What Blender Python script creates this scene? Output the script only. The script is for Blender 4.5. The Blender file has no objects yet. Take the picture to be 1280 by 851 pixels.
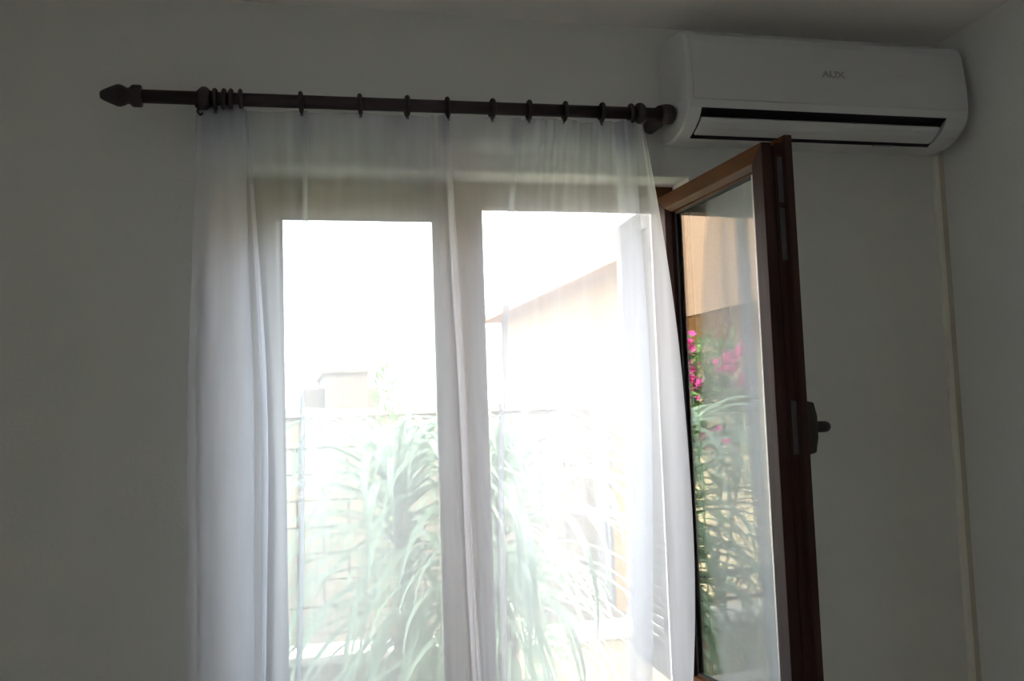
import bpy, math, random
from mathutils import Matrix, Vector

S = bpy.context.scene
C = S.collection
rnd = random.Random(7)
R = math.radians

# ------------------------------------------------------------------ camera
cam = bpy.data.cameras.new('camera')
cam.sensor_fit = 'HORIZONTAL'
cam.sensor_width = 36.0
cam.lens = 36.0 * 1200.0 / 1280.0
cam.clip_start = 0.05
cam.clip_end = 500
camo = bpy.data.objects.new('camera', cam)
C.objects.link(camo)
camo.matrix_world = Matrix(((0.972709, 0.01393, -0.23161, 0.0),
                            (-0.229494, -0.089384, -0.969197, -2.6),
                            (-0.034203, 0.9959, -0.083747, 1.5),
                            (0, 0, 0, 1)))
S.camera = camo

# ------------------------------------------------------------------ sky, sun, exposure
SUN_DIR = Vector((0.72, -0.30, 0.62)).normalized()      # towards the sun
world = bpy.data.worlds.new('world')
S.world = world
world.use_nodes = True
wn = world.node_tree
bg = wn.nodes['Background']
sky = wn.nodes.new('ShaderNodeTexSky')
sky.sky_type = 'NISHITA'
sky.sun_disc = False
sky.sun_elevation = math.asin(SUN_DIR.z)
sky.sun_rotation = math.atan2(SUN_DIR.x, SUN_DIR.y)
sky.air_density = 1.0
sky.dust_density = 4.0
sky.ozone_density = 1.0
haze = wn.nodes.new('ShaderNodeMixRGB')                 # bright summer haze over the whole sky
haze.inputs[0].default_value = 0.55
haze.inputs[2].default_value = (6.7, 7.0, 7.4, 1)
wn.links.new(sky.outputs[0], haze.inputs[1])
wn.links.new(haze.outputs[0], bg.inputs[0])
bg.inputs[1].default_value = 0.46

sl = bpy.data.lights.new('sun', 'SUN')
sl.energy = 2.5
sl.angle = R(1.0)
sl.color = (1.0, 0.95, 0.87)
so = bpy.data.objects.new('sun', sl)
C.objects.link(so)
so.location = SUN_DIR * 30
so.rotation_euler = (-SUN_DIR).to_track_quat('-Z', 'Y').to_euler()

S.view_settings.view_transform = 'Standard'
S.view_settings.look = 'None'
S.view_settings.gamma = 1.0
S.view_settings.use_curve_mapping = False
S.view_settings.exposure = 1.92
cy = S.cycles
cy.max_bounces = 24
cy.diffuse_bounces = 10
cy.glossy_bounces = 6
cy.transmission_bounces = 12
cy.transparent_max_bounces = 48
cy.use_denoising = True
cy.sample_clamp_indirect = 0
cy.caustics_reflective = False
cy.caustics_refractive = False


# ------------------------------------------------------------------ materials
def new_mat(name):
    m = bpy.data.materials.new(name)
    m.use_nodes = True
    return m, m.node_tree, m.node_tree.nodes['Principled BSDF']


def mat(name, col, rough=0.6, var=0.06, scale=12.0, stretch=(1, 1, 1), bump=0.0, bscale=None, metal=0.0, spec=None, coord='Object', coat=0.0):
    m, nt, b = new_mat(name)
    tc = nt.nodes.new('ShaderNodeTexCoord')
    mp = nt.nodes.new('ShaderNodeMapping')
    mp.inputs['Scale'].default_value = stretch
    nt.links.new(tc.outputs[coord], mp.inputs[0])
    no = nt.nodes.new('ShaderNodeTexNoise')
    no.inputs['Scale'].default_value = scale
    no.inputs['Detail'].default_value = 5
    nt.links.new(mp.outputs[0], no.inputs['Vector'])
    rp = nt.nodes.new('ShaderNodeValToRGB')
    rp.color_ramp.elements[0].position = 0.3
    rp.color_ramp.elements[1].position = 0.7
    rp.color_ramp.elements[0].color = tuple(max(0, c * (1 - var)) for c in col) + (1,)
    rp.color_ramp.elements[1].color = tuple(min(1, c * (1 + var)) for c in col) + (1,)
    nt.links.new(no.outputs[0], rp.inputs[0])
    nt.links.new(rp.outputs[0], b.inputs['Base Color'])
    b.inputs['Roughness'].default_value = rough
    b.inputs['Metallic'].default_value = metal
    b.inputs['Coat Weight'].default_value = coat
    if spec is not None:
        b.inputs['Specular IOR Level'].default_value = spec
    if bump:
        n2 = nt.nodes.new('ShaderNodeTexNoise')
        n2.inputs['Scale'].default_value = bscale or scale * 6
        n2.inputs['Detail'].default_value = 3
        nt.links.new(mp.outputs[0], n2.inputs['Vector'])
        bp = nt.nodes.new('ShaderNodeBump')
        bp.inputs['Strength'].default_value = bump
        bp.inputs['Distance'].default_value = 0.004
        nt.links.new(n2.outputs[0], bp.inputs['Height'])
        nt.links.new(bp.outputs[0], b.inputs['Normal'])
    return m


M_WALL = mat('wall_paint', (0.75, 0.745, 0.72), 0.9, 0.02, 3, bump=0.25, bscale=90)
M_CEIL = mat('ceiling_paint', (0.89, 0.87, 0.83), 0.9, 0.02, 3, bump=0.15, bscale=90)
M_FLOOR = mat('floor_tile', (0.52, 0.46, 0.38), 0.4, 0.08, 6)
M_REVEAL = mat('lit_reveal_paint', (0.88, 0.87, 0.84), 0.85, 0.02, 4)  # whiter than the wall: daylight on the soffit put into the colour
M_WOOD = mat('varnished_brown_wood_shaded', (0.050, 0.022, 0.018), 0.42, 0.30, 9, (6, 6, 0.5), 0.08, 30, spec=0.22)  # stile copy of the wood, shade on the sash darkened into the colour
M_WOODH = mat('varnished_brown_wood_lit', (0.115, 0.038, 0.007), 0.45, 0.30, 9, (0.6, 0.6, 6), 0.08, 30, spec=0.22)  # rail copy of the same wood, outside light put into the colour
M_GASKET = mat('black_rubber_gasket', (0.02, 0.022, 0.025), 0.55, 0.1, 20)
M_STEEL = mat('dull_zinc_steel', (0.11, 0.11, 0.11), 0.5, 0.1, 30, metal=0.3)
M_ALU = mat('bright_aluminium', (0.82, 0.82, 0.80), 0.28, 0.03, 20, metal=0.6)
M_HANDLE = mat('dark_bronze_handle', (0.035, 0.03, 0.028), 0.4, 0.1, 30, metal=0.3)
M_ROD = mat('dark_brown_lacquer', (0.028, 0.018, 0.02), 0.5, 0.2, 14, (1, 8, 8))
M_RING = mat('dark_brown_ring_lacquer', (0.024, 0.016, 0.018), 0.5, 0.15, 30)
M_ACW = mat('white_appliance_plastic', (0.66, 0.66, 0.66), 0.38, 0.01, 5)
M_ACP = mat('white_front_panel_plastic', (0.60, 0.60, 0.605), 0.32, 0.01, 5)
M_ACD = mat('dark_outlet_plastic', (0.05, 0.04, 0.055), 0.5, 0.1, 20)
M_LOGO = mat('grey_logo_print', (0.34, 0.34, 0.35), 0.5, 0.02, 20)
M_DUCT = mat('cream_trunking_plastic', (0.84, 0.82, 0.73), 0.5, 0.03, 20)
M_DUCT2 = mat('beige_trunking_base', (0.55, 0.51, 0.42), 0.6, 0.04, 20)
M_SHUT = mat('grey_brown_shutter_paint', (0.22, 0.20, 0.19), 0.55, 0.1, 14, (1, 1, 6))
M_LEAF = mat('strap_leaf_green', (0.30, 0.40, 0.28), 0.25, 0.25, 3, (1, 1, 1))
M_PTRUNK = mat('fibrous_palm_trunk', (0.26, 0.25, 0.17), 0.9, 0.35, 10, (1, 1, 5), 0.6, 40)
M_OLEAF = mat('oleander_leaf_green', (0.10, 0.22, 0.045), 0.4, 0.35, 5)
M_OSTEM = mat('oleander_bark', (0.23, 0.16, 0.08), 0.85, 0.25, 18, (1, 1, 0.4), 0.4, 60)
M_FLOWER = mat('pink_petals', (0.80, 0.09, 0.38), 0.5, 0.2, 40)
M_BEIGE = mat('beige_peach_render', (0.24, 0.155, 0.095), 0.9, 0.05, 8, bump=0.5, bscale=40)
M_SOFFIT = mat('brown_soffit_boards', (0.46, 0.23, 0.075), 0.75, 0.15, 6, (1, 6, 1))
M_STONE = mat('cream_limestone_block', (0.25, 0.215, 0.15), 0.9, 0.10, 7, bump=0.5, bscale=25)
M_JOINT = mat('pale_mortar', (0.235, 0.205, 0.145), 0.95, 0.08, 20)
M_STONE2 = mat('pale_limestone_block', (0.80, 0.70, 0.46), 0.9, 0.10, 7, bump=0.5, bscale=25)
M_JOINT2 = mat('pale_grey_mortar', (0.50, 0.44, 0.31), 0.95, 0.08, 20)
M_PARA = mat('cream_parapet_render', (0.27, 0.225, 0.15), 0.9, 0.08, 7, bump=0.4, bscale=40)
M_CAP = mat('pale_stone_coping', (0.42, 0.39, 0.33), 0.8, 0.07, 9, bump=0.2, bscale=40)
M_IRON = mat('black_wrought_iron', (0.03, 0.035, 0.035), 0.5, 0.1, 30)
M_CREAM = mat('cream_house_render', (0.37, 0.27, 0.15), 0.9, 0.04, 6, bump=0.4, bscale=40)
M_YELLOW = mat('ochre_yellow_render', (0.50, 0.31, 0.10), 0.9, 0.06, 6)
M_EAVE = mat('brown_eave_boards', (0.32, 0.22, 0.14), 0.8, 0.15, 6)
M_TILE = mat('terracotta_roof_tile', (0.40, 0.26, 0.18), 0.85, 0.2, 6)
M_DOORM = mat('grey_green_door_paint', (0.23, 0.25, 0.23), 0.5, 0.08, 8)
M_SOIL = mat('dry_garden_soil', (0.24, 0.21, 0.15), 0.95, 0.25, 4, bump=0.5, bscale=30)
M_HILL = mat('hazy_green_hill', (0.22, 0.28, 0.25), 1.0, 0.25, 0.5)
M_FAR = mat('tan_far_house_render', (0.17, 0.135, 0.10), 0.9, 0.08, 3)
M_SHRUB = mat('yellow_green_foliage', (0.15, 0.27, 0.06), 0.5, 0.3, 5)


def translucent_leaf(m, t=0.42):
    nt = m.node_tree
    b = nt.nodes['Principled BSDF']
    out = nt.nodes['Material Output']
    tr = nt.nodes.new('ShaderNodeBsdfTranslucent')
    src = b.inputs['Base Color'].links[0].from_socket
    br = nt.nodes.new('ShaderNodeBrightContrast')
    br.inputs['Bright'].default_value = 0.05
    nt.links.new(src, br.inputs[0])
    nt.links.new(br.outputs[0], tr.inputs[0])
    mx = nt.nodes.new('ShaderNodeMixShader')
    mx.inputs[0].default_value = t
    nt.links.new(b.outputs[0], mx.inputs[1])
    nt.links.new(tr.outputs[0], mx.inputs[2])
    nt.links.new(mx.outputs[0], out.inputs[0])


for m_ in (M_LEAF, M_OLEAF, M_SHRUB, M_FLOWER):
    translucent_leaf(m_)


def facing(nt):
    """|cos| between surface normal and view ray"""
    g = nt.nodes.new('ShaderNodeNewGeometry')
    d = nt.nodes.new('ShaderNodeVectorMath')
    d.operation = 'DOT_PRODUCT'
    nt.links.new(g.outputs['Normal'], d.inputs[0])
    nt.links.new(g.outputs['Incoming'], d.inputs[1])
    a = nt.nodes.new('ShaderNodeMath')
    a.operation = 'ABSOLUTE'
    nt.links.new(d.outputs['Value'], a.inputs[0])
    return a.outputs[0]


def math_node(nt, op, a, b=None):
    n = nt.nodes.new('ShaderNodeMath')
    n.operation = op
    for i, v in enumerate((a, b)):
        if v is None:
            continue
        if isinstance(v, (int, float)):
            n.inputs[i].default_value = v
        else:
            nt.links.new(v, n.inputs[i])
    return n.outputs[0]


def glass_mat(name, r0, tint):
    m, nt, b = new_mat(name)
    nt.nodes.remove(b)
    out = nt.nodes['Material Output']
    c = facing(nt)
    f = math_node(nt, 'POWER', math_node(nt, 'SUBTRACT', 1.0, c), 5.0)
    f = math_node(nt, 'ADD', math_node(nt, 'MULTIPLY', f, 1.0 - r0), r0)
    t = nt.nodes.new('ShaderNodeBsdfTransparent')
    t.inputs[0].default_value = tint + (1,)
    g = nt.nodes.new('ShaderNodeBsdfGlossy')
    g.inputs['Roughness'].default_value = 0.0
    g.inputs['Color'].default_value = (0.97, 0.99, 0.98, 1)
    mx = nt.nodes.new('ShaderNodeMixShader')
    nt.links.new(f, mx.inputs[0])
    nt.links.new(t.outputs[0], mx.inputs[1])
    nt.links.new(g.outputs[0], mx.inputs[2])
    nt.links.new(mx.outputs[0], out.inputs[0])
    return m


M_GLASS = glass_mat('double_glazing', 0.06, (0.96, 0.98, 0.97))
M_GLASS2 = glass_mat('coated_double_glazing', 0.16, (0.94, 0.97, 0.96))
M_DARKGLASS = mat('far_window_glass', (0.05, 0.07, 0.09), 0.1, 0.05, 4)


def sheer_mat(name, a0, col, fine=1.0):
    """woven sheer: thread coverage a0 head-on, denser when seen edge-on"""
    m, nt, b = new_mat(name)
    nt.nodes.remove(b)
    out = nt.nodes['Material Output']
    c = math_node(nt, 'MAXIMUM', facing(nt), 0.10)
    e = math_node(nt, 'DIVIDE', 1.0, c)
    tr = math_node(nt, 'POWER', 1.0 - a0, e)
    tc = nt.nodes.new('ShaderNodeTexCoord')
    mp = nt.nodes.new('ShaderNodeMapping')
    mp.inputs['Scale'].default_value = (70, 70, 5)
    nt.links.new(tc.outputs['Object'], mp.inputs[0])
    no = nt.nodes.new('ShaderNodeTexNoise')
    no.inputs['Scale'].default_value = 1.0
    no.inputs['Detail'].default_value = 3
    nt.links.new(mp.outputs[0], no.inputs['Vector'])
    w = math_node(nt, 'ADD', math_node(nt, 'MULTIPLY', no.outputs[0], 0.16 * fine), 1.0 - 0.08 * fine)
    op = math_node(nt, 'MULTIPLY', math_node(nt, 'SUBTRACT', 1.0, tr), w)
    tp = nt.nodes.new('ShaderNodeBsdfTransparent')
    df = nt.nodes.new('ShaderNodeBsdfDiffuse')
    df.inputs[0].default_value = col + (1,)
    tl = nt.nodes.new('ShaderNodeBsdfTranslucent')
    tl.inputs[0].default_value = col + (1,)
    f = nt.nodes.new('ShaderNodeMixShader')
    f.inputs[0].default_value = 0.90
    nt.links.new(df.outputs[0], f.inputs[1])
    nt.links.new(tl.outputs[0], f.inputs[2])
    mx = nt.nodes.new('ShaderNodeMixShader')
    nt.links.new(op, mx.inputs[0])
    nt.links.new(tp.outputs[0], mx.inputs[1])
    nt.links.new(f.outputs[0], mx.inputs[2])
    nt.links.new(mx.outputs[0], out.inputs[0])
    return m


M_SHEER = sheer_mat('white_sheer_voile', 0.46, (0.875, 0.885, 0.93))
M_TAPE = sheer_mat('white_heading_tape', 0.62, (0.84, 0.845, 0.88))

M_SEAM = sheer_mat('white_seam_stitching', 0.70, (0.90, 0.90, 0.95))


# ------------------------------------------------------------------ mesh helpers
class MB:
    def __init__(self):
        self.v, self.f, self.s = [], [], []

    def add(self, vs, fs, smooth=False):
        o = len(self.v)
        self.v += [tuple(p) for p in vs]
        self.f += [tuple(i + o for i in q) for q in fs]
        self.s += [smooth] * len(fs)
        return self

    def box(self, x0, x1, y0, y1, z0, z1, M=None):
        vs = [Vector((x, y, z)) for x in (x0, x1) for y in (y0, y1) for z in (z0, z1)]
        if M is not None:
            vs = [M @ p for p in vs]
        return self.add(vs, [(0, 1, 3, 2), (4, 6, 7, 5), (0, 4, 5, 1), (2, 3, 7, 6), (0, 2, 6, 4), (1, 5, 7, 3)])

    def tube(self, pts, r, n=10, cap=True, smooth=True):
        pts = [Vector(p) for p in pts]
        rr = r if isinstance(r, (list, tuple)) else [r] * len(pts)
        vs, fs = [], []
        ref = None
        for i, p in enumerate(pts):
            d = (pts[min(i + 1, len(pts) - 1)] - pts[max(i - 1, 0)]).normalized()
            if ref is None:
                ref = Vector((0, 0, 1)) if abs(d.z) < 0.9 else Vector((1, 0, 0))
            a = (ref - d * ref.dot(d)).normalized()
            ref = a
            b = d.cross(a)
            for k in range(n):
                t = 2 * math.pi * k / n
                vs.append(p + (a * math.cos(t) + b * math.sin(t)) * rr[i])
        for i in range(len(pts) - 1):
            for k in range(n):
                k2 = (k + 1) % n
                fs.append((i * n + k, i * n + k2, (i + 1) * n + k2, (i + 1) * n + k))
        if cap:
            fs.append(tuple(range(n))[::-1])
            fs.append(tuple((len(pts) - 1) * n + k for k in range(n)))
        return self.add(vs, fs, smooth)

    def lathe(self, prof, origin, axis, n=20):
        o, d = Vector(origin), Vector(axis).normalized()
        pts = [o + d * h for h, r in prof]
        a = Vector((0, 0, 1)) if abs(d.z) < 0.9 else Vector((1, 0, 0))
        a = (a - d * a.dot(d)).normalized()
        b = d.cross(a)
        vs, fs = [], []
        for (h, r), p in zip(prof, pts):
            for k in range(n):
                t = 2 * math.pi * k / n
                vs.append(p + (a * math.cos(t) + b * math.sin(t)) * r)
        for i in range(len(prof) - 1):
            for k in range(n):
                k2 = (k + 1) % n
                fs.append((i * n + k, i * n + k2, (i + 1) * n + k2, (i + 1) * n + k))
        fs.append(tuple(range(n))[::-1])
        fs.append(tuple((len(prof) - 1) * n + k for k in range(n)))
        return self.add(vs, fs, True)

    def loft(self, rings, cap=True, smooth=False):
        n = len(rings[0])
        vs = [p for r in rings for p in r]
        fs = []
        for i in range(len(rings) - 1):
            for k in range(n):
                k2 = (k + 1) % n
                fs.append((i * n + k, i * n + k2, (i + 1) * n + k2, (i + 1) * n + k))
        if cap:
            fs.append(tuple(range(n))[::-1])
            fs.append(tuple((len(rings) - 1) * n + k for k in range(n)))
        return self.add(vs, fs, smooth)

    def mesh(self, name, m, fix=True):
        me = bpy.data.meshes.new(name)
        me.from_pydata(self.v, [], self.f)
        me.materials.append(m)
        for p, s in zip(me.polygons, self.s):
            p.use_smooth = s
        if fix:
            import bmesh
            bm = bmesh.new()
            bm.from_mesh(me)
            bmesh.ops.recalc_face_normals(bm, faces=bm.faces)
            bm.to_mesh(me)
            bm.free()
        me.update()
        return me


def put(name, mb, m, parent=None, bevel=0.0, fix=True):
    me = mb.mesh(name, m, fix) if isinstance(mb, MB) else mb
    o = bpy.data.objects.new(name, me)
    C.objects.link(o)
    o.parent = parent
    if bevel:
        b = o.modifiers.new('bevel', 'BEVEL')
        b.width = bevel
        b.segments = 2
        b.limit_method = 'ANGLE'
    return o


def tag(o, label=None, cat=None, group=None, kind=None):
    for k, v in (('label', label), ('category', cat), ('group', group), ('kind', kind)):
        if v:
            o[k] = v
    return o


def thing(name, label, cat, loc=(0, 0, 0), group=None, kind=None):
    o = bpy.data.objects.new(name, None)
    C.objects.link(o)
    o.location = loc
    return tag(o, label, cat, group, kind)


def box(*a):
    return MB().box(*a)


# ------------------------------------------------------------------ the room
OX0, OX1, OZ0, OZ1 = -0.107, 1.180, 0.62, 2.207       # window opening
WL, WR, CEIL, REAR, THK = -2.3, 2.045, 2.655, -4.6, 0.32

wm = MB()


def wall_with_hole():
    xs = [WL - 0.2, OX0, OX1, WR + 0.2]
    zs = [-0.6, OZ0, OZ1, CEIL + 0.25]
    vid, vs, fs = {}, [], []
    for yi, y in enumerate((0.0, THK)):
        for i, x in enumerate(xs):
            for j, z in enumerate(zs):
                vid[(yi, i, j)] = len(vs)
                vs.append((x, y, z))
    for yi in (0, 1):
        for i in range(3):
            for j in range(3):
                if (i, j) != (1, 1):
                    fs.append((vid[yi, i, j], vid[yi, i + 1, j], vid[yi, i + 1, j + 1], vid[yi, i, j + 1]))
    for a, b in (((1, 1), (2, 1)), ((2, 1), (2, 2)), ((2, 2), (1, 2)), ((1, 2), (1, 1)), ((0, 0), (3, 0)), ((3, 0), (3, 3)), ((3, 3), (0, 3)), ((0, 3), (0, 0))):
        if (a in ((0, 0), (3, 0), (3, 3), (0, 3))):
            # outer rim, split along the grid so the mesh stays closed
            n = 3
            for k in range(n):
                p = tuple(a[q] + (b[q] - a[q]) * k // n for q in (0, 1))
                r = tuple(a[q] + (b[q] - a[q]) * (k + 1) // n for q in (0, 1))
                fs.append((vid[(0,) + p], vid[(0,) + r], vid[(1,) + r], vid[(1,) + p]))
        else:
            fs.append((vid[(0,) + a], vid[(0,) + b], vid[(1,) + b], vid[(1,) + a]))
    return MB().add(vs, fs)


tag(put('wall_back', wall_with_hole(), M_WALL), 'off-white plastered wall with the window opening in it', 'wall', kind='structure')
tag(put('wall_right', box(WR, WR + 0.2, REAR, 0.0, -0.2, CEIL), M_WALL), 'off-white side wall right of the air conditioner', 'wall', kind='structure')
WY0, WY1, WZ0, WZ1 = -3.40, -2.80, 0.90, 2.00          # added window in the left wall, out of view, to brighten the room
lw = MB()
for y0, y1, z0, z1 in ((REAR, WY0, -0.2, CEIL), (WY1, 0.0, -0.2, CEIL), (WY0, WY1, -0.2, WZ0), (WY0, WY1, WZ1, CEIL)):
    lw.box(WL - 0.2, WL, y0, y1, z0, z1)
tag(put('wall_left', lw, M_WALL), 'off-white side wall left of the curtain, with an opening added to let in fill light', 'wall', kind='structure')
w2 = thing('added_fill_window', 'small brown window added out of view in the left side wall to brighten the room', 'window', (WL - 0.1, -3.1, WZ0), kind='structure')
for nm, a in (('stile', (-0.03, 0.03, -0.30, -0.26, 0, 1.1)), ('stile', (-0.03, 0.03, 0.26, 0.30, 0, 1.1)), ('rail', (-0.03, 0.03, -0.26, 0.26, 0, 0.04)), ('rail', (-0.03, 0.03, -0.26, 0.26, 1.06, 1.1))):
    put(nm, MB().box(*a), M_WOOD, w2)
put('pane', MB().box(-0.003, 0.003, -0.26, 0.26, 0.04, 1.06), M_GLASS, w2)
tag(put('wall_front', box(WL - 0.2, WR + 0.2, REAR - 0.2, REAR, -0.2, CEIL), M_WALL), 'off-white wall of the room facing the window', 'wall', kind='structure')
tag(put('ceiling', box(WL - 0.2, WR + 0.2, REAR - 0.2, 0.0, CEIL, CEIL + 0.25), M_CEIL), 'pale flat ceiling above the curtain rod', 'ceiling', kind='structure')
tag(put('floor', box(WL, WR, REAR, 0.0, -0.2, 0.0), M_FLOOR), 'floor of the room below the window', 'floor', kind='structure')


trim = MB()  # thin lining added to hold the brighter reveal colour
trim.box(OX0, OX1, -0.0005, THK - 0.001, OZ1 - 0.004, OZ1 - 0.0001)
trim.box(OX0 + 0.0001, OX0 + 0.004, -0.0005, THK - 0.001, OZ0, OZ1 - 0.004)
trim.box(OX1 - 0.004, OX1 - 0.0001, -0.0005, THK - 0.001, OZ0, OZ1 - 0.004)
tag(put('trim_1', trim, M_REVEAL), 'thin lining of the window reveal, whitened to carry the daylight on it', 'reveal', kind='structure')


# ------------------------------------------------------------------ window: fixed frame, closed sash, open sash
def ring_frame(l, r, b, t, prof, w, M, axis):
    """mitred frame; prof = [(fraction or negative metres of inset, depth)], w = side widths (l, r, b, t)"""
    rings = []
    corners = []
    for fr, dep in prof:
        q = [fr * ww if fr >= 0 else fr for ww in w]
        corners.append([(l + q[0], dep, b + q[2]), (r - q[1], dep, b + q[2]), (r - q[1], dep, t - q[3]), (l + q[0], dep, t - q[3])])
    n = len(prof)
    pieces = []
    for k, nm in ((0, 'rail'), (1, 'stile'), (2, 'rail'), (3, 'stile')):
        k2 = (k + 1) % 4
        A = [M @ Vector(corners[i][k]) for i in range(n)]
        B = [M @ Vector(corners[i][k2]) for i in range(n)]
        pieces.append((nm, MB().loft([A, B])))
    return pieces


win = thing('window_1', 'brown wooden window with one closed sash and one sash swung into the room', 'window', (0.5365, 0.12, OZ0), kind='structure')
win_inv = Matrix.Translation((-0.5365, -0.12, -OZ0))
# fixed frame: profile in (inset, depth); depth runs outward (+y) from y = 0.12
FR = [(0, 0), (0.72, 0), (0.72, 0.022), (1, 0.022), (1, 0.075), (0, 0.075)]
fr_e = put('frame', MB(), M_WOOD, win)
fr_e.data.update()
Mfr = win_inv @ Matrix.Translation((0, 0.12, 0))
for nm, mb in ring_frame(OX0, OX1, OZ0, OZ1, FR, (0.062, 0.050, 0.05, 0.072), Mfr, None):
    put(nm, mb, M_WOODH if nm == 'rail' else M_WOOD, fr_e, 0.002)

SP = [(0, 0.0), (0.72, 0.0), (0.94, 0.012), (0.94, 0.022), (1.0, 0.022), (1.0, 0.036), (0.94, 0.036), (0.94, 0.046), (0.76, 0.074),
      (-0.016, 0.074), (-0.016, 0.054), (0, 0.054), (0, 0.036), (0.1, 0.036), (0.1, 0.026), (0, 0.026)]
SPC = SP[:9] + [(0, 0.074)]


def build_sash(name, l, r, b, t, w, M, glass, astragal=None, parts_parent=win):
    e = bpy.data.objects.new(name, None)
    C.objects.link(e)
    e.parent = parts_parent
    for nm, mb in ring_frame(l, r, b, t, SP, w, M, None):
        put(nm, mb, M_WOODH if nm == 'rail' else M_WOOD, e, 0.0015)
    gl, gr, gb, gt = l + w[0], r - w[1], b + w[2], t - w[3]
    put('pane', MB().box(gl - .004, gr + .004, 0.027, 0.031, gb - .004, gt + .004, M), glass, e)
    g = MB()
    for x0, x1, z0, z1 in ((gl - .003, gl + .005, gb, gt), (gr - .005, gr + .003, gb, gt), (gl, gr, gb - .003, gb + .005), (gl, gr, gt - .005, gt + .003)):
        g.box(x0, x1, 0.0225, 0.0265, z0, z1, M)
        g.box(x0, x1, 0.0315, 0.0355, z0, z1, M)
    put('gasket', g, M_GASKET, e)
    put('spacer_bar', MB().box(gr - 0.009, gr - 0.0035, 0.0125, 0.0262, gb + 0.004, gt - 0.004, M), M_ALU, e)
    return e


# closed left sash: inner face (depth .074 side) towards the room
Mcl = win_inv @ Matrix(((1, 0, 0, 0), (0, -1, 0, 0.176), (0, 0, 1, 0), (0, 0, 0, 1)))
sl_ = build_sash('sash', -0.068, 0.512, 0.665, 2.148, (0.066, 0.075, 0.09, 0.054), Mcl, M_GLASS)
put('astragal', MB().box(0.455, 0.567, 0.088, 0.103, 0.668, 2.15, win_inv), M_WOOD, sl_, 0.004)
# open right sash: hinge end at HO, opened a little past a right angle
ang = R(2.9)
HO = Vector((1.087, 0.045, 0))
u, n_ = Vector((math.sin(ang), -math.cos(ang), 0)), Vector((math.cos(ang), math.sin(ang), 0))
Mop = win_inv @ Matrix(((u.x, n_.x, 0, HO.x), (u.y, n_.y, 0, HO.y), (0, 0, 1, 0), (0, 0, 0, 1)))
so_ = build_sash('sash', 0.0, 0.600, 0.70, 2.145, (0.082, 0.066, 0.078, 0.058), Mop, M_GLASS2)
tag(so_, 'open sash with reflecting pane, swung into the room')
# lock hardware on the free end of the open sash
lk = MB()
for z0, z1 in ((2.0, 2.11), (1.86, 1.985), (1.40, 1.525), (0.74, 0.86)):
    lk.box(0.598, 0.6035, 0.040, 0.052, z0, z1, Mop)
put('lock_strip', lk, M_STEEL, so_)
# handle: rosette, neck, lever
hd = put('handle', MB().loft([[Mop @ Vector((x, 0.0742, z)) for x, z in ((0.575, 1.398), (0.612, 1.398), (0.612, 1.524), (0.575, 1.524))],
                              [Mop @ Vector((x, 0.094, z)) for x, z in ((0.576, 1.402), (0.611, 1.402), (0.611, 1.520), (0.576, 1.520))],
                              [Mop @ Vector((x, 0.104, z)) for x, z in ((0.579, 1.438), (0.608, 1.438), (0.608, 1.486), (0.579, 1.486))]]), M_HANDLE, so_, 0.002)
nk = MB().tube([Mop @ Vector(p) for p in ((0.594, 0.10, 1.462), (0.594, 0.126, 1.462), (0.592, 0.134, 1.462), (0.584, 0.138, 1.462), (0.47, 0.138, 1.462))],
               [0.0125, 0.0135, 0.0135, 0.0135, 0.011], 14)
put('lever', nk, M_HANDLE, so_)
for z in (0.85, 1.98):
    h = MB().tube([win_inv @ Vector((1.122, 0.085, z - 0.045)), win_inv @ Vector((1.122, 0.085, z + 0.045))], 0.008, 12)
    h.box(1.112, 1.132, 0.04, 0.085, z - 0.03, z + 0.03, win_inv)
    h.box(1.125, 1.138, 0.085, 0.122, z - 0.03, z + 0.03, win_inv)
    put('hinge', h, M_STEEL, win)
# outside sill
put('sill', MB().box(OX0, OX1, 0.195, THK + 0.04, OZ0 - 0.0, OZ0 + 0.03, win_inv), M_CAP, win)

# ------------------------------------------------------------------ exterior shutter leaf, folded outward
sh = thing('window_shutter', 'louvred grey-brown shutter leaf folded open outside the right of the window', 'shutter', (1.201, 0.3225, 0.66))
Ms = Matrix.Rotation(R(-3.0), 4, 'Z') @ Matrix.Identity(4)
shz = 2.20 - 0.66
put('stile', MB().box(-0.018, 0.018, 0.0, 0.06, 0, shz, Ms), M_SHUT, sh, 0.002)
put('stile', MB().box(-0.018, 0.018, 0.35, 0.41, 0, shz, Ms), M_SHUT, sh, 0.002)
put('rail', MB().box(-0.018, 0.018, 0.06, 0.35, shz - 0.07, shz, Ms), M_SHUT, sh, 0.002)
put('rail', MB().box(-0.018, 0.018, 0.06, 0.35, 0, 0.08, Ms), M_SHUT, sh, 0.002)
put('rail', MB().box(-0.018, 0.018, 0.06, 0.35, 0.72, 0.79, Ms), M_SHUT, sh, 0.002)
slat_me = None
k = 0
zz = 0.09
while zz < shz - 0.06:
    if True:
        if slat_me is None:
            slat_me = MB().box(-0.021, 0.021, 0.06, 0.35, -0.004, 0.004, Ms @ Matrix.Rotation(R(62), 4, 'Y')).mesh('slat', M_SHUT)
        o = put('slat', slat_me, None, sh)
        o.location = (0, 0, zz)
    zz += 0.034
for z in (0.15, 1.35):
    put('hinge', MB().box(-0.021, 0.021, 0.002, 0.05, z, z + 0.05, Ms), M_IRON, sh)

# ------------------------------------------------------------------ curtain rod
ROD_Y = -0.10
RA, RB = Vector((-0.350, ROD_Y, 2.346)), Vector((1.068, ROD_Y, 2.358))
rd = (RB - RA).normalized()


def rod_at(x):
    t = (x - RA.x) / rd.x
    return RA + rd * t


rod = thing('curtain_rod', 'dark brown wooden curtain rod with turned pointed finials above the window', 'curtain rod', (0.36, ROD_Y, 2.352))
ri = Matrix.Translation((-0.36, -ROD_Y, -2.352))


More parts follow.
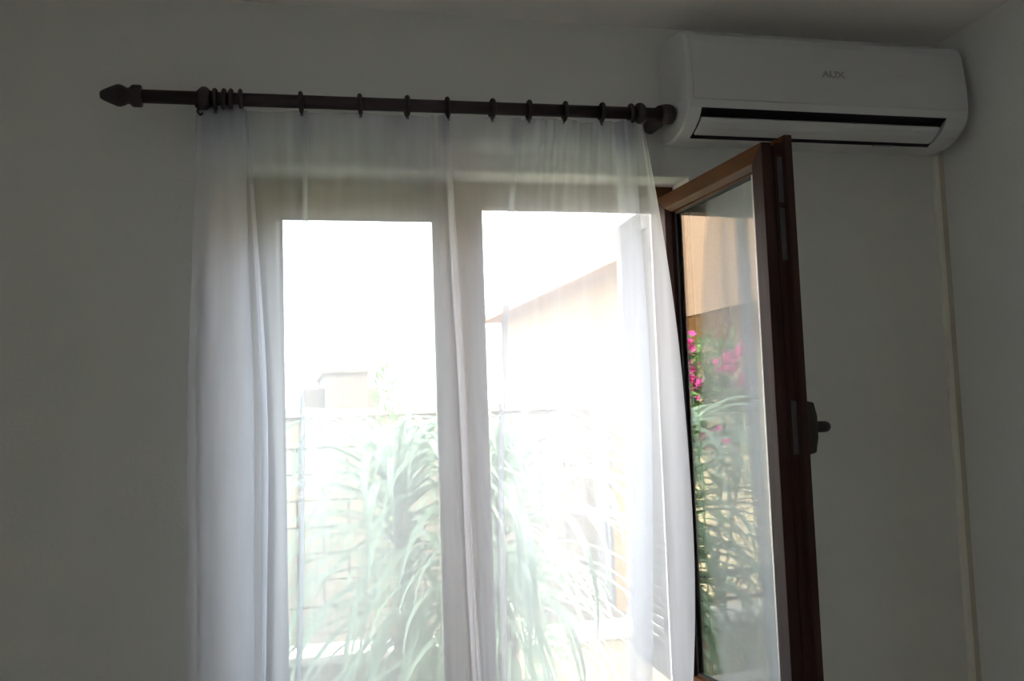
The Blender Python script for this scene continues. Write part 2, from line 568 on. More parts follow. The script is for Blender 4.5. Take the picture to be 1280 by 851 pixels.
def loc(v):
    return ri @ Vector(v)


put('pole', MB().tube([loc(RA), loc(RB)], 0.0172, 24), M_ROD, rod)
fin = [(0.0, 0.0172), (0.0, 0.0265), (0.004, 0.028), (0.020, 0.028), (0.024, 0.026), (0.028, 0.021), (0.034, 0.020), (0.040, 0.024), (0.050, 0.0275),
       (0.058, 0.0275), (0.070, 0.0225), (0.084, 0.0165), (0.094, 0.0115), (0.098, 0.008), (0.099, 0.001)]
put('finial', MB().lathe(fin, loc(RA + rd * 0.012), -rd, 24), M_ROD, rod)
fin2 = [(0.0, 0.0172), (0.0, 0.023), (0.004, 0.0265), (0.012, 0.0285), (0.026, 0.0285), (0.034, 0.026), (0.039, 0.020), (0.041, 0.012), (0.042, 0.001)]
put('finial', MB().lathe(fin2, loc(RB - rd * 0.012), rd, 24), M_ROD, rod)
for bx, armx in ((-0.188, -0.188), (0.992, 1.060)):
    p = rod_at(bx)
    q = rod_at(armx)
    b = MB()
    b.lathe([(-0.0125, 0.0175), (-0.0125, 0.024), (-0.007, 0.0285), (0.0, 0.030), (0.007, 0.0285), (0.0125, 0.024), (0.0125, 0.0175)], loc(p), rd, 24)
    e = put('bracket', b, M_ROD, rod)
    a = MB()
    w = Vector((q.x, 0.0, q.z - 0.008))
    a.lathe([(-0.004, 0.0262), (0.020, 0.0270), (0.040, 0.0265), (0.065, 0.024), (0.090, 0.0215), (0.099, 0.021)], loc(q), (w - q).normalized(), 20)
    put('bracket_arm', a, M_ROD, e)
    if bx < 0:
        hk = MB().tube([loc(p + Vector((-0.014, 0, -0.022))), loc(p + Vector((-0.016, 0, -0.036))), loc(p + Vector((-0.010, 0, -0.044))), loc(p + Vector((-0.004, 0, -0.038)))], 0.0035, 8)
        put('hook', hk, M_ROD, e)

# rings: (x on the rod, what it hangs beside)
ring_x = [(-0.161, 'curtain ring touching the left bracket on its inner side'),
          (-0.139, 'second curtain ring inside the left bracket, in the tight group of four'),
          (-0.122, 'third curtain ring inside the left bracket, in the tight group of four'),
          (-0.098, 'fourth curtain ring inside the left bracket, with a loose eyelet below'),
          (0.053, 'lone curtain ring above the left edge of the left pane'),
          (0.206, 'lone curtain ring above the middle of the left pane'),
          (0.331, 'lone curtain ring above the right third of the left pane'),
          (0.440, 'curtain ring just left of the window mullion'),
          (0.564, 'curtain ring just right of the window mullion'),
          (0.668, 'curtain ring above the long fold right of the mullion'),
          (0.771, 'fourth curtain ring counted from the air conditioner end'),
          (0.879, 'third curtain ring counted from the air conditioner end'),
          (0.966, 'curtain ring touching the right bracket, nearest the air conditioner')]


def torus(R0, r, nx=22, ny=8):
    vs, fs = [], []
    for i in range(nx):
        a = 2 * math.pi * i / nx
        for j in range(ny):
            b = 2 * math.pi * j / ny
            q = R0 + r * math.cos(b)
            vs.append((1.1 * r * math.sin(b), q * math.cos(a), q * math.sin(a)))
    for i in range(nx):
        for j in range(ny):
            fs.append((i * ny + j, ((i + 1) % nx) * ny + j, ((i + 1) % nx) * ny + (j + 1) % ny, i * ny + (j + 1) % ny))
    return MB().add(vs, fs, True)


RING_R, RING_T = 0.0242, 0.0052
ring_me = torus(RING_R, RING_T).mesh('curtain_ring', M_RING)
eye_me = MB().tube([(0, 0, 0.003), (0, 0.0, -0.010)], 0.0035, 8).tube(
    [(0.004 * math.sin(a), 0, -0.013 - 0.004 * math.cos(a)) for a in [i * math.pi / 5 for i in range(11)]], 0.0016, 6).mesh('eyelet', M_RING)
ring_tops = []
for i, (x, lab) in enumerate(ring_x):
    p = rod_at(x)
    o = put('curtain_ring', ring_me, None)
    o.location = (p.x, p.y, p.z + 0.0172 - (RING_R - RING_T))
    o.rotation_euler = (0, R(rnd.uniform(-3, 3)), R(rnd.uniform(-4, 4)))
    tag(o, 'dark brown ' + lab, 'curtain ring', 'curtain rings on the rod')
    e = put('eyelet', eye_me, None, o)
    e.location = (0, 0, -RING_R - RING_T + 0.004)
    e.scale = (0.8, 0.8, 0.62)

# ------------------------------------------------------------------ sheer curtain
# plan-form path of the cloth at three heights: x at z 2.311, 1.774, 0.854 and depth offset
NODES = [(-0.2103, -0.2287, -0.2484, 0.02), (-0.1753, -0.1791, -0.195, 0.0), (-0.1302, -0.1252, -0.1335, -0.02), (-0.0927, -0.0785, -0.0808, -0.03),
         (-0.1125, -0.1058, -0.1148, -0.005), (-0.1831, -0.1868, -0.1969, 0.012), (-0.1909, -0.1945, -0.2043, 0.024), (-0.1243, -0.1291, -0.1373, 0.034),
         (-0.0907, -0.0668, -0.0694, 0.02), (-0.0828, -0.0492, -0.0561, 0), (-0.0887, -0.0609, -0.0675, 0.012), (-0.0828, -0.0492, -0.0561, 0), (-0.0887, -0.0609, -0.0675, 0.012), (-0.0648, -0.0354, -0.039, 0.018),
         (-0.0107, -0.0038, -0.0084, 0.0), (0.0684, 0.058, 0.0301, -0.01), (0.0582, 0.046, 0.0166, 0.004), (0.0807, 0.068, 0.0417, 0.01),
         (0.1946, 0.1735, 0.1474, -0.008), (0.3431, 0.323, 0.2956, 0.01), (0.4408, 0.4552, 0.4752, -0.01), (0.432, 0.4444, 0.4647, 0.004), (0.4408, 0.4552, 0.4752, -0.01), (0.432, 0.4444, 0.4647, 0.004),
         (0.4583, 0.4724, 0.4941, 0.01), (0.5625, 0.529, 0.511, 0), (0.6414, 0.5861, 0.5534, -0.012), (0.6278, 0.5751, 0.5406, 0.004),
         (0.6505, 0.5994, 0.5662, 0.01), (0.7561, 0.7111, 0.6782, -0.01), (0.8495, 0.8137, 0.788, 0.01), (0.9158, 0.9134, 0.8955, -0.008), (0.9685, 0.9793, 0.9523, -0.02), (0.9349, 0.9321, 0.9046, -0.004), (0.9206, 0.9181, 0.891, 0.006), (0.9541, 0.9651, 0.9455, 0.016), (0.9926, 1.022, 1.0212, 0.004), (1.0119, 1.0795, 1.0839, 0.012)]
ZT, ZM, ZB = 2.311, 1.774, 0.854
NSEG = 34


def node_at(nd, z):
    a, b, c, d = nd
    zc = max(z, 0.5)
    la = (zc - ZM) * (zc - ZB) / ((ZT - ZM) * (ZT - ZB))
    lb = (zc - ZT) * (zc - ZB) / ((ZM - ZT) * (ZM - ZB))
    lc = (zc - ZT) * (zc - ZM) / ((ZB - ZT) * (ZB - ZM))
    return a * la + b * lb + c * lc, d


def catmull(p0, p1, p2, p3, t):
    # cubic with damped tangents so tight folds do not overshoot
    m1, m2 = (p2 - p0) * 0.38, (p3 - p1) * 0.38
    t2, t3 = t * t, t * t * t
    return (2 * t3 - 3 * t2 + 1) * p1 + (t3 - 2 * t2 + t) * m1 + (-2 * t3 + 3 * t2) * p2 + (t3 - t2) * m2


HEAD_X = [-0.206] + [x for x, _ in ring_x]


def sag(x):
    d = min(abs(x - h) for h in HEAD_X)
    return -min(0.012, 0.10 * d)


def curtain_mesh(zfun, nz, yoff, xs_scale=1.0):
    """rows from the top (zfun(0, x)) down (zfun(1, x)); returns MB grid"""
    base = []
    nn = len(NODES)
    for i in range(nn - 1):
        ids = [max(i - 1, 0), i, i + 1, min(i + 2, nn - 1)]
        L = abs(NODES[i + 1][0] - NODES[i][0]) + abs(NODES[i + 1][3] - NODES[i][3])
        steps = max(8, int(L / 0.0022))
        for k in range(steps + (1 if i == nn - 2 else 0)):
            base.append((ids, k / steps, ))
    rows = []
    arc = 0.0
    arcs = []
    prev = None
    for ids, t in base:
        xs = [node_at(NODES[j], 1.8)[0] for j in ids]
        ds = [NODES[j][3] for j in ids]
        cur = (catmull(*xs, t), catmull(*ds, t))
        if prev:
            arc += math.hypot(cur[0] - prev[0], cur[1] - prev[1])
        arcs.append(arc)
        prev = cur
    vs = []
    for r in range(nz + 1):
        v = r / nz
        for (ids, t), s in zip(base, arcs):
            x_top = catmull(*[node_at(NODES[j], 2.3)[0] for j in ids], t)
            z = zfun(v, x_top)
            x = catmull(*[node_at(NODES[j], z)[0] for j in ids], t)
            y = catmull(*[NODES[j][3] for j in ids], t)
            g = max(0.0, min(1.0, (z - 1.85) / 0.45))            # gathers die out downwards
            g2 = g * g
            busy = 0.35 + 0.65 * math.exp(-((x_top - 0.80) / 0.22) ** 2)
            gath = g2 * busy * 0.0062 * (math.sin(s * 92 + 2.0 * math.sin(s * 31)) + 0.5 * math.sin(s * 171 + 1.3))
            slow = 0.0035 * math.sin(s * 38 + z * 1.1) + 0.0016 * math.sin(s * 83 - z * 1.7 + 2.2 * math.sin(z * 1.3))
            wave = 0.003 * math.sin(z * 4.1 + s * 3) * (1 - g)
            yy = ROD_Y + 0.006 + (y * (0.55 + 0.45 * min(1, (2.4 - z) / 0.5)) + gath + slow * (1 - 0.6 * g) + wave) * xs_scale + yoff
            vs.append((x + 0.0018 * math.sin(z * 7 + s * 20) * (1 - g), yy, z))
    n = len(base)
    fs = [(r * n + i, r * n + i + 1, (r + 1) * n + i + 1, (r + 1) * n + i) for r in range(nz) for i in range(n - 1)]
    return MB().add(vs, fs, True)


def top_z(x):
    base = 2.326 + (x + 0.2) * 0.0085
    bunch = 0.005 if x < -0.10 else 0.0
    return base + bunch + sag(x)


def zmain(v, x):
    vv = v ** 1.0
    return top_z(x) + (0.02 - top_z(x)) * vv


cur = thing('sheer_curtain', 'floor-length white sheer curtain hanging from the rod, bunched at both ends', 'curtain', (0.43, ROD_Y, 0.02))
ci = Matrix.Translation((-0.43, -ROD_Y, -0.02))


def shifted(mb):
    mb.v = [tuple(ci @ Vector(p)) for p in mb.v]
    return mb


put('cloth', shifted(curtain_mesh(zmain, 110, 0.0)), M_SHEER, cur, fix=False)
put('heading_tape', shifted(curtain_mesh(lambda v, x: top_z(x) - 0.002 + v * (-0.085 - 0.007 * math.sin(x * 23) - 0.0), 14, 0.0025)), M_TAPE, cur, fix=False)
put('heading_seam', shifted(curtain_mesh(lambda v, x: top_z(x) - 0.084 - 0.007 * math.sin(x * 23) - v * 0.004, 1, 0.0045)), M_SEAM, cur, fix=False)
put('hem', shifted(curtain_mesh(lambda v, x: 0.022 + 0.07 * (1 - v), 4, -0.0022)), M_SHEER, cur, fix=False)


# ------------------------------------------------------------------ air conditioner
AX0, AX1 = 1.100, 2.000
ac = thing('air_conditioner', 'white wall-mounted split air conditioner above the open sash', 'air conditioner', (1.55, 0.0, 2.29))
ai = Matrix.Translation((-1.55, 0, -2.29))
# side profile (y, z), from the bottom at the wall forward, up the front and back along the top
curve_low = [(0.0, 2.296), (-0.03, 2.288), (-0.075, 2.288), (-0.10, 2.291), (-0.125, 2.297), (-0.150, 2.308), (-0.170, 2.322), (-0.184, 2.337), (-0.192, 2.352)]
curve_up = [(-0.197, 2.375), (-0.199, 2.40), (-0.197, 2.45), (-0.192, 2.50), (-0.185, 2.545), (-0.178, 2.565), (-0.165, 2.577), (-0.14, 2.585), (-0.05, 2.596), (0.0, 2.598)]
prof = curve_low + curve_up
NI0, NI1 = 3, 8                                     # notch for the outlet runs between these curve points


def sec(x, notch):
    pts = []
    for i, (y, z) in enumerate(prof):
        if notch and NI0 < i < NI1:
            a, b = prof[NI0], prof[NI1]
            t = (i - NI0) / (NI1 - NI0)
            cy_, cz_ = -0.062, 2.372
            base_y, base_z = a[0] + (b[0] - a[0]) * t, a[1] + (b[1] - a[1]) * t
            y, z = base_y + (cy_ - base_y) * 0.62, base_z + (cz_ - base_z) * 0.62
        pts.append(ai @ Vector((x, y, z)))
    return pts


def sec_scaled(x, k):
    cyy, czz = -0.09, 2.445
    return [ai @ Vector((x, (cyy + (y - cyy) * k) if y < -0.001 else 0.0, czz + (z - czz) * k)) for y, z in prof]


N0, N1 = AX0 + 0.040, AX1 - 0.075
body = MB()
body.loft([sec_scaled(AX0, 0.965), sec_scaled(AX0 + 0.003, 0.985), sec_scaled(AX0 + 0.010, 1.0), sec(N0, False), sec(N0 + 0.0005, True), sec(N1 - 0.0005, True), sec(N1, False), sec_scaled(AX1 - 0.010, 1.0),
           sec_scaled(AX1 - 0.003, 0.985), sec_scaled(AX1, 0.965)])
put('casing', body, M_ACW, ac)
# dark outlet lining a hair in front of the notch
lin = MB()
for x0, x1 in ((N0 + 0.002, N1 - 0.002),):
    A = sec(x0, True)[NI0:NI1 + 1]
    B = sec(x1, True)[NI0:NI1 + 1]
    off = Vector((0, -0.0015, -0.0012))
    q = [p + off for p in A] + [p + off for p in B]
    k = len(A)
    lin.add(q, [(i, i + 1, k + i + 1, k + i) for i in range(k - 1)])
    for E_, nx in ((A, 1), (B, -1)):                # dark cheeks of the outlet
        c = [p + off + Vector((0.001 * nx, 0, 0)) for p in E_]
        lin.add(c, [tuple(range(k))])
put('outlet', lin, M_ACD, ac)
# flap: leaves a wide dark gap above and a narrow one below
fl = MB()
fo = [(-0.1150, 2.2955), (-0.127, 2.2982), (-0.148, 2.3075), (-0.164, 2.3185), (-0.1725, 2.3285)]
fi = [(-0.166, 2.334), (-0.145, 2.316), (-0.122, 2.306), (-0.1150, 2.303)]
ring_ = fo + fi
fl.loft([[ai @ Vector((x, y - 0.0005, z)) for y, z in ring_] for x in (N0 + 0.008, N1 - 0.010)])
put('louver', fl, M_ACW, ac, 0.001)
# front cover panel standing proud of the casing
pn = MB()
po_ = [(-0.1945, 2.372)] + [(y - 0.003, z) for y, z in curve_up[0:5]] + [(-0.1805, 2.566), (-0.170, 2.570)]
pi_ = [(y + 0.006, z) for y, z in [(-0.186, 2.56), (-0.193, 2.50), (-0.196, 2.42), (-0.193, 2.372)]]
pr = po_ + pi_
pn.loft([[ai @ Vector((x, y, z)) for y, z in pr] for x in (AX0 + 0.014, AX1 - 0.008)])
put('front_panel', pn, M_ACP, ac, 0.0015)
put('signal_mark', MB().box(1.735, 1.80, -0.105, -0.095, 2.2885, 2.2905, ai), M_LOGO, ac)
tx = bpy.data.curves.new('logo_text', 'FONT')
tx.body = 'AUX'
tx.size = 0.034
tx.align_x = 'CENTER'
tx.align_y = 'CENTER'
tx.extrude = 0.0006
tx.space_character = 0.95
tx.offset = 0.0006
to = bpy.data.objects.new('logo_text', tx)
C.objects.link(to)
bpy.context.view_layer.update()
lme = bpy.data.meshes.new_from_object(to.evaluated_get(bpy.context.evaluated_depsgraph_get()))
bpy.data.objects.remove(to)
lme.materials.clear()
lme.materials.append(M_LOGO)
lo = put('logo', lme, None, ac)
lo.location = ai @ Vector((1.552, -0.2005, 2.462))
lo.rotation_euler = (R(90 - 4), 0, 0)
lo.scale = (1.05, 0.80, 1)

# trunking in the corner
tr = thing('cable_trunking', 'narrow cream cable trunking running down the room corner below the air conditioner', 'trunking', (2.02, 0.0, 0.0))
put('trunking_base', MB().box(0.006, 0.0248, -0.014, 0.0, 0.002, 2.293), M_DUCT2, tr, 0.0008)
put('trunking_cover', MB().box(-0.011, 0.0055, -0.016, 0.0, 0.002, 2.293), M_DUCT, tr, 0.002)


# ------------------------------------------------------------------ outside: ground, parapet, railing
GZ = -0.35
g = MB()
g.add([(-40, THK, GZ), (40, THK, GZ), (40, 9, GZ), (-40, 9, GZ), (-60, 90, -1.0), (60, 90, -1.0)], [(0, 1, 2, 3), (3, 2, 5, 4)])
tag(put('garden_ground', g, M_SOIL), 'dry pale garden ground outside the window', 'ground', kind='structure')

pw = thing('parapet_wall', 'low cream rendered wall with pale coping behind the strap-leaved plants', 'wall', (0.0, 2.1, GZ))
put('masonry', MB().box(-5.0, 5.0, -0.08, 0.12, -0.05, 0.46 - GZ - 0.045), M_PARA, pw)
for i in range(10):
    put('coping_stone', MB().box(-4.998 + i, -4.002 + i, -0.11, 0.15, 0.46 - GZ - 0.045, 0.46 - GZ), M_CAP, pw, 0.006)

rl = thing('railing', 'low black wrought-iron railing with scrolls on the parapet coping', 'railing', (-1.3, 2.05, 0.46))
put('top_rail', MB().box(-1.3, 1.27, -0.018, 0.018, 0.185, 0.213), M_IRON, rl, 0.003)
put('bottom_rail', MB().box(-1.3, 1.27, -0.009, 0.009, 0.062, 0.078), M_IRON, rl, 0.002)
for x in (-1.28, 0.0, 1.26):
    put('post', MB().box(x - 0.012, x + 0.012, -0.012, 0.012, 0.0, 0.20), M_IRON, rl)


def scroll_pts(s, r0=0.052, turns=1.6):
    pts = []
    for i in range(36):
        t = i / 35
        a = t * turns * 2 * math.pi
        r = r0 * (1 - 0.75 * t)
        pts.append((s * r * math.cos(a - 0.9), 0, 0.131 + r * math.sin(a - 0.9)))
    return pts


sc_me = MB().tube(scroll_pts(1), 0.0055, 6).mesh('scroll', M_IRON)
sc_me2 = MB().tube(scroll_pts(-1), 0.0055, 6).mesh('scroll', M_IRON)
for i, x in enumerate([-1.17 + 0.125 * q for q in range(20)]):
    if abs(x) < 0.05:
        continue
    o = put('scroll', sc_me if i % 2 else sc_me2, None, rl)
    o.location = (x, 0, 0)
bar_me = MB().tube([(-0.03, 0, 0.07), (0.03, 0, 0.19)], 0.005, 6).mesh('bar', M_IRON)
for i in range(10):
    o = put('bar', bar_me, None, rl)
    o.location = (-1.105 + 0.25 * i, 0, 0)


# ------------------------------------------------------------------ strap-leaved palms
def strap(e0, length, droop, width, seed):
    r = random.Random(seed)
    n = 13
    p = Vector((0.02, 0, 0))
    e = R(e0)
    L, rows = length / n, []
    sway = r.uniform(-0.5, 0.5)
    y = 0.0
    for i in range(n + 1):
        t = i / n
        w = width * (0.55 + 0.9 * t) if t < 0.3 else width * 0.82 * (1 - max(0, (t - 0.35) / 0.65) ** 1.6)
        w = max(w, 0.0012)
        rows.append((Vector(p), w, e))
        p = p + Vector((math.cos(e) * L, 0, math.sin(e) * L))
        p.y += sway * 0.02 * t
        e -= R(droop) / n * (0.5 + 1.3 * t)
    vs, fs = [], []
    for c, w, e in rows:
        up = Vector((-math.sin(e), 0, math.cos(e)))
        vs += [c + Vector((0, -w / 2, 0)) + up * w * 0.22, c, c + Vector((0, w / 2, 0)) + up * w * 0.22]
    for i in range(n):
        for k in (0, 1):
            fs.append((i * 3 + k, i * 3 + k + 1, (i + 1) * 3 + k + 1, (i + 1) * 3 + k))
    return MB().add(vs, fs, True).mesh('leaf', M_LEAF, False)


STRAPS = [strap(e, l, d, w, i) for i, (e, l, d, w) in enumerate([
    (66, 0.62, 150, 0.034), (58, 0.80, 165, 0.040), (48, 0.88, 150, 0.043), (36, 0.90, 138, 0.043), (22, 0.90, 122, 0.042),
    (6, 0.86, 100, 0.040), (-10, 0.82, 80, 0.040), (-28, 0.80, 60, 0.038), (-46, 0.78, 40, 0.036)])]


REACH = [max(v.co.x for v in me.vertices) for me in STRAPS]


def palm(loc, head, nleaf, scale, label, seed):
    r = random.Random(seed)
    t = thing('strap_leaved_palm', label, 'palm', loc, 'strap-leaved palms outside the window')
    h = head - loc[2]
    pts = [(0.015 * math.sin(i * 1.3), 0.01 * math.cos(i), h * i / 8 - (0.03 if i == 0 else 0)) for i in range(9)]
    put('trunk', MB().tube(pts, [0.038 - 0.001 * i + 0.004 * (i % 2) for i in range(9)], 10), M_PTRUNK, t)
    for i in range(nleaf):
        f = i / (nleaf - 1)
        k = min(len(STRAPS) - 1, int(f * len(STRAPS)))
        o = put('leaf', STRAPS[k], None, t)
        o.location = (pts[-1][0], pts[-1][1], h - 0.85 * f ** 1.8 + r.uniform(-0.015, 0.015))
        o.rotation_euler = (R(r.uniform(-5, 5)), R(r.uniform(-6, 6)), i * 2.39996 + r.uniform(-0.3, 0.3))
        s = scale * r.uniform(0.82, 1.12)
        sn = math.sin(o.rotation_euler[2])          # blades stop short of the parapet and of the house wall
        room = (1.93 - loc[1]) if sn > 0 else (loc[1] - 0.45)
        s = min(s, room / (REACH[k] * max(abs(sn), 0.05)))
        if loc[0] > 0.6 and math.cos(o.rotation_euler[2]) > 0.3 and loc[1] < 1.3:
            s = min(s, 0.62)
        o.scale = (s, s, s)
    return t


palm((0.46, 1.42, GZ), 1.30, 150, 1.08, 'strap-leaved palm with drooping blades behind the left pane', 3)
palm((0.90, 1.55, GZ), 1.27, 200, 1.2, 'strap-leaved palm right of the window mullion, blades arching towards the shutter', 4)
palm((0.84, 1.08, GZ), 0.86, 170, 0.9, 'lowest strap-leaved palm, close to the window at the foot of the other two', 5)

# ------------------------------------------------------------------ oleander
ol = thing('oleander_bush', 'tall oleander bush with pink flowers mirrored in the open sash pane', 'bush', (-0.74, 3.2, GZ))
stems = [[(0.0, 0, -0.05), (0.02, 0.0, 0.5), (0.03, 0.02, 0.95), (0.02, 0.02, 1.32)],
         [(0.02, 0.02, 1.30), (0.05, 0.0, 1.6), (0.08, -0.03, 2.0), (0.07, 0.0, 2.33)],
         [(0.02, 0.02, 1.30), (-0.05, 0.04, 1.55), (-0.13, 0.05, 1.9), (-0.15, 0.02, 2.34)],
         [(-0.10, 0.1, -0.05), (-0.17, 0.1, 0.6), (-0.24, 0.08, 1.4), (-0.30, 0.05, 2.32)],
         [(-0.18, 0.15, -0.05), (-0.30, 0.2, 0.7), (-0.45, 0.2, 1.4), (-0.52, 0.15, 2.1)],
         [(0.08, 0.12, -0.05), (0.2, 0.15, 0.7), (0.27, 0.12, 1.4), (0.30, 0.1, 2.0)],
         [(-0.02, 0.02, 0.75), (0.08, -0.03, 1.05), (0.13, -0.05, 1.3)],
         [(-0.02, 0.0, 0.2), (-0.08, -0.05, 0.55), (-0.16, -0.06, 0.85)]]
radii = [0.034, 0.018, 0.014, 0.016, 0.014, 0.014, 0.009, 0.009]
for p, r in zip(stems, radii):
    put('stem', MB().tube(p, [r * (1 - 0.15 * i) for i in range(len(p))], 8), M_OSTEM, ol)


def ole_leaf(L, W):
    vs, fs = [], []
    n = 5
    for i in range(n + 1):
        t = i / n
        w = W * math.sin(math.pi * (0.06 + 0.94 * t) ** 0.85) if i < n else 0.0008
        z = -0.18 * L * t * t
        vs += [(t * L, -w / 2, z + w * 0.15), (t * L, 0, z), (t * L, w / 2, z + w * 0.15)]
    for i in range(n):
        for k in (0, 1):
            fs.append((i * 3 + k, i * 3 + k + 1, (i + 1) * 3 + k + 1, (i + 1) * 3 + k))
    return MB().add(vs, fs, True)


OL = [ole_leaf(0.15, 0.024).mesh('leaf', M_OLEAF, False), ole_leaf(0.18, 0.026).mesh('leaf', M_OLEAF, False), ole_leaf(0.12, 0.02).mesh('leaf', M_OLEAF, False)]
olv = [ole_leaf(0.15, 0.024), ole_leaf(0.18, 0.026), ole_leaf(0.12, 0.02)]


def on_stem(r):
    p = stems[r.choice((0, 1, 1, 2, 2, 3, 3, 4, 4, 5, 5, 6, 7))]
    lo_ = 0.15 if p[0][2] > 0.9 else (0.62 if r.random() < 0.8 else 0.3)
    t = r.uniform(lo_, 1.0) * (len(p) - 1)
    i = min(int(t), len(p) - 2)
    return Vector(p[i]).lerp(Vector(p[i + 1]), t - i)


ro = random.Random(21)
for i in range(280):
    p = on_stem(ro)
    o = put('leaf', OL[i % 3], None, ol)
    o.location = p
    o.rotation_euler = (R(ro.uniform(-40, 40)), R(ro.uniform(-75, 25)), ro.uniform(0, 6.283))
fo_ = MB()
for i in range(760):
    p = on_stem(ro)
    p.z = min(p.z, 2.3)
    p.z = p.z if p.z > 1.5 or ro.random() < 0.12 else p.z + 0.6
    if i % 3:
        p.z = ro.uniform(1.6, 2.34)
    p += Vector((ro.uniform(-0.12, 0.12), ro.uniform(-0.12, 0.14), ro.uniform(-0.1, 0.06)))
    E = Matrix.Translation(p) @ Matrix.Rotation(ro.uniform(0, 6.283), 4, 'Z') @ Matrix.Rotation(R(ro.uniform(-75, 30)), 4, 'Y') @ Matrix.Rotation(R(ro.uniform(-40, 40)), 4, 'X')
    src = olv[i % 3]
    fo_.add([E @ Vector(v) for v in src.v], src.f, True)
tag(put('foliage', fo_, M_OLEAF, ol, fix=False), kind='stuff')


def flower_mesh(seed):
    r = random.Random(seed)
    m = MB()
    for b in range(16):
        c = Vector((r.gauss(0, 0.034), r.gauss(0, 0.034), r.gauss(0, 0.036)))
        ax = Matrix.Rotation(r.uniform(0, 6.28), 4, 'Z') @ Matrix.Rotation(r.uniform(0, 1.5), 4, 'Y')
        for k in range(5):
            E = Matrix.Translation(c) @ ax @ Matrix.Rotation(k * 1.2566, 4, 'Z')
            m.add([E @ Vector(v) for v in ((0, 0, 0), (0.012, -0.009, 0.005), (0.026, -0.007, 0.008), (0.027, 0.008, 0.008), (0.012, 0.009, 0.005))], [(0, 1, 2, 3, 4)])
    return m.mesh('flower_cluster', M_FLOWER, False)


FL = [flower_mesh(i) for i in range(4)]
for i, (x, y, z) in enumerate([(-0.69, 3.15, 1.92), (-0.66, 3.1, 1.98), (-1.02, 3.18, 1.92), (-0.69, 3.12, 1.76), (-0.705, 3.1, 1.69), (-1.03, 3.2, 1.80), (-0.76, 3.1, 1.37),
                               (-0.85, 3.12, 1.37), (-0.4, 3.2, 1.85), (-1.2, 3.3, 1.7), (-1.12, 3.15, 1.95)]):
    o = put('flower_cluster', FL[i % 4], None, ol)
    o.location = (x + 0.74, y - 3.2, z - GZ)
    o.rotation_euler = (0, 0, i * 1.7)


# ------------------------------------------------------------------ neighbouring house with overhanging upper storey (seen mirrored)
nh = thing('overhanging_house', 'peach rendered neighbour house with overhanging upper storey, mirrored in the sash', 'house', (-3.4, 6.5, GZ))
nb = Matrix.Translation((3.4, -6.5, -GZ))
put('upper_storey', MB().box(-5.6, -1.3, 2.7, 9.5, 2.276, 5.2, nb), M_BEIGE, nh)
for i in range(14):
    x0 = -5.55 + i * 0.3035
    put('soffit_board', MB().box(x0, min(x0 + 0.297, -1.34), 2.75, 6.38, 2.262, 2.276, nb), M_SOFFIT, nh)
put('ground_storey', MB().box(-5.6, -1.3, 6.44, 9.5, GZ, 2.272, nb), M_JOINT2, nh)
rs = random.Random(5)
blk = [MB().box(-w / 2 + 0.006, w / 2 - 0.006, -0.045 - d, 0.0, 0.006, 0.232).mesh('stone_block', M_STONE) for w, d in ((0.46, 0), (0.46, 0.008), (0.46, -0.006))]
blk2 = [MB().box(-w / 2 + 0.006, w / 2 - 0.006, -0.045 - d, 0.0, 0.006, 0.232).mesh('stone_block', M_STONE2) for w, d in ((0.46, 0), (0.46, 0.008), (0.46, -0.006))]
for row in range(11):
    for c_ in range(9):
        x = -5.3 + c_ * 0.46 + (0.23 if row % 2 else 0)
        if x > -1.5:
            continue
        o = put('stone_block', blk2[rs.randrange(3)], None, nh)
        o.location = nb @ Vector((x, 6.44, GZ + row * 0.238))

# ------------------------------------------------------------------ garden boundary wall, straight ahead
bw = thing('garden_wall', 'tan stone garden wall across the view behind the palms', 'wall', (0.7, 6.5, GZ))
bi = Matrix.Translation((-0.7, -6.5, -GZ))
put('core', MB().box(-1.28, 2.95, 6.46, 6.66, GZ, 1.60, bi), M_JOINT, bw)
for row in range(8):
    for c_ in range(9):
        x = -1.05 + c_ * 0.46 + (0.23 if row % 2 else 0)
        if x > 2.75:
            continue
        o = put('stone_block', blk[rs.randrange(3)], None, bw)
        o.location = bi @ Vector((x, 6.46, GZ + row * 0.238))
for i in range(5):
    put('coping_stone', MB().box(-1.28 + i * 0.846, -1.28 + i * 0.846 + 0.84, 6.415, 6.70, 1.60, 1.67, bi), M_CAP, bw, 0.006)

# ------------------------------------------------------------------ cream house to the right
ch = thing('cream_house', 'cream rendered house with sloping brown eave at the right of the garden', 'house', (3.05, 10.8, GZ))
Mh = Matrix.Rotation(R(1.9), 4, 'Z')
put('wall', MB().box(0.0, 5.0, -6.6, 0.0, 0.0, 3.28, Mh), M_CREAM, ch)
put('roof', MB().loft([[Mh @ Vector((x, y, z)) for x, z in ((-0.30, 3.26), (-0.30, 3.36), (2.5, 4.5), (5.3, 3.36), (5.3, 3.26))] for y in (-6.9, 0.02)]), M_TILE, ch)
d_ = put('door', MB().box(-0.03, 0.0, -4.15, -3.35, 0.02, 1.95, Mh), M_DOORM, ch, 0.004)
put('door_panel', MB().box(-0.045, -0.03, -4.05, -3.45, 0.15, 0.9, Mh), M_DOORM, d_, 0.004)
put('pilaster', MB().box(-0.06, 0.0, -5.0, -4.3, 0.0, 1.35, Mh), M_YELLOW, ch, 0.004)
w_ = put('window', MB().box(-0.03, 0.0, -3.0, -2.1, 1.0, 2.0, Mh), M_EAVE, ch, 0.004)
put('pane', MB().box(-0.036, -0.03, -2.94, -2.59, 1.06, 1.94, Mh), M_DARKGLASS, w_)
put('pane', MB().box(-0.036, -0.03, -2.51, -2.16, 1.06, 1.94, Mh), M_DARKGLASS, w_)

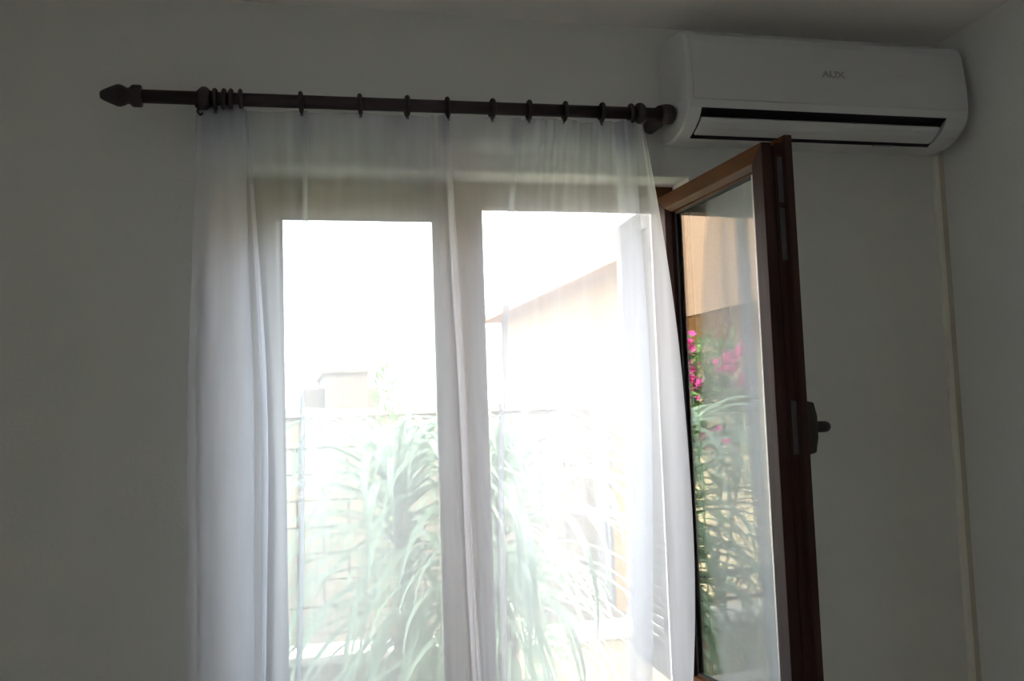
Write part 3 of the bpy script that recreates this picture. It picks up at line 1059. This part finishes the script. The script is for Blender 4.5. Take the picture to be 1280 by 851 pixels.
# ------------------------------------------------------------------ far house, hill, shrub beyond the wall
fh = thing('far_house', 'tan flat-roofed far house with a square tower beyond the garden wall', 'house', (1.0, 15, -0.8))
fi_ = Matrix.Translation((-1.0, -15, 0.8))
put('wing', MB().box(0.33, 1.6, 14.2, 18, -0.8, 2.17, fi_), M_FAR, fh)
put('tower', MB().box(0.68, 1.40, 14.0, 17.5, -0.8, 2.42, fi_), M_FAR, fh)
put('cornice', MB().box(0.64, 1.44, 13.96, 17.54, 2.42, 2.47, fi_), M_FAR, fh)

hl = MB()
rh = random.Random(3)
nx = 40
vs, fs = [], []
for i in range(nx + 1):
    x = -70 + 140 * i / nx
    h = 3.2 + 0.8 * math.sin(x * 0.11 + 1.0) + 0.5 * math.sin(x * 0.31)
    vs += [(x, 70, -1.5), (x, 76, h * 0.7), (x, 84, h), (x, 95, -1.5)]
for i in range(nx):
    for k in range(3):
        fs.append((i * 4 + k, i * 4 + k + 1, i * 4 + k + 5, i * 4 + k + 4))
hl.add(vs, fs, True)
tag(put('hills', hl, M_HILL), 'hazy green hills on the horizon', 'hills', kind='structure')

ts = thing('slender_shrub', 'slender yellow-green shrub rising above the palms beside the far tower', 'shrub', (0.80, 5.2, GZ))
put('stem', MB().tube([(0, 0, -0.03), (0.01, 0, 0.8), (0.0, 0.01, 2.0)], [0.02, 0.016, 0.006], 8), M_OSTEM, ts)
fo2 = MB()
for i in range(900):
    z = ro.uniform(0.3, 2.34)
    rr = 0.19 * (1 - ((z - 1.2) / 1.2) ** 2) ** 0.5 if abs(z - 1.2) < 1.19 else 0.02
    a = ro.uniform(0, 6.283)
    q = rr * math.sqrt(ro.random())
    E = Matrix.Translation((q * math.cos(a), q * math.sin(a), z)) @ Matrix.Rotation(ro.uniform(0, 6.283), 4, 'Z') @ Matrix.Rotation(R(ro.uniform(-80, 0)), 4, 'Y')
    src = olv[2]
    fo2.add([E @ (Vector(v) * 0.8) for v in src.v], src.f, True)
tag(put('foliage', fo2, M_SHRUB, ts, fix=False), kind='stuff')
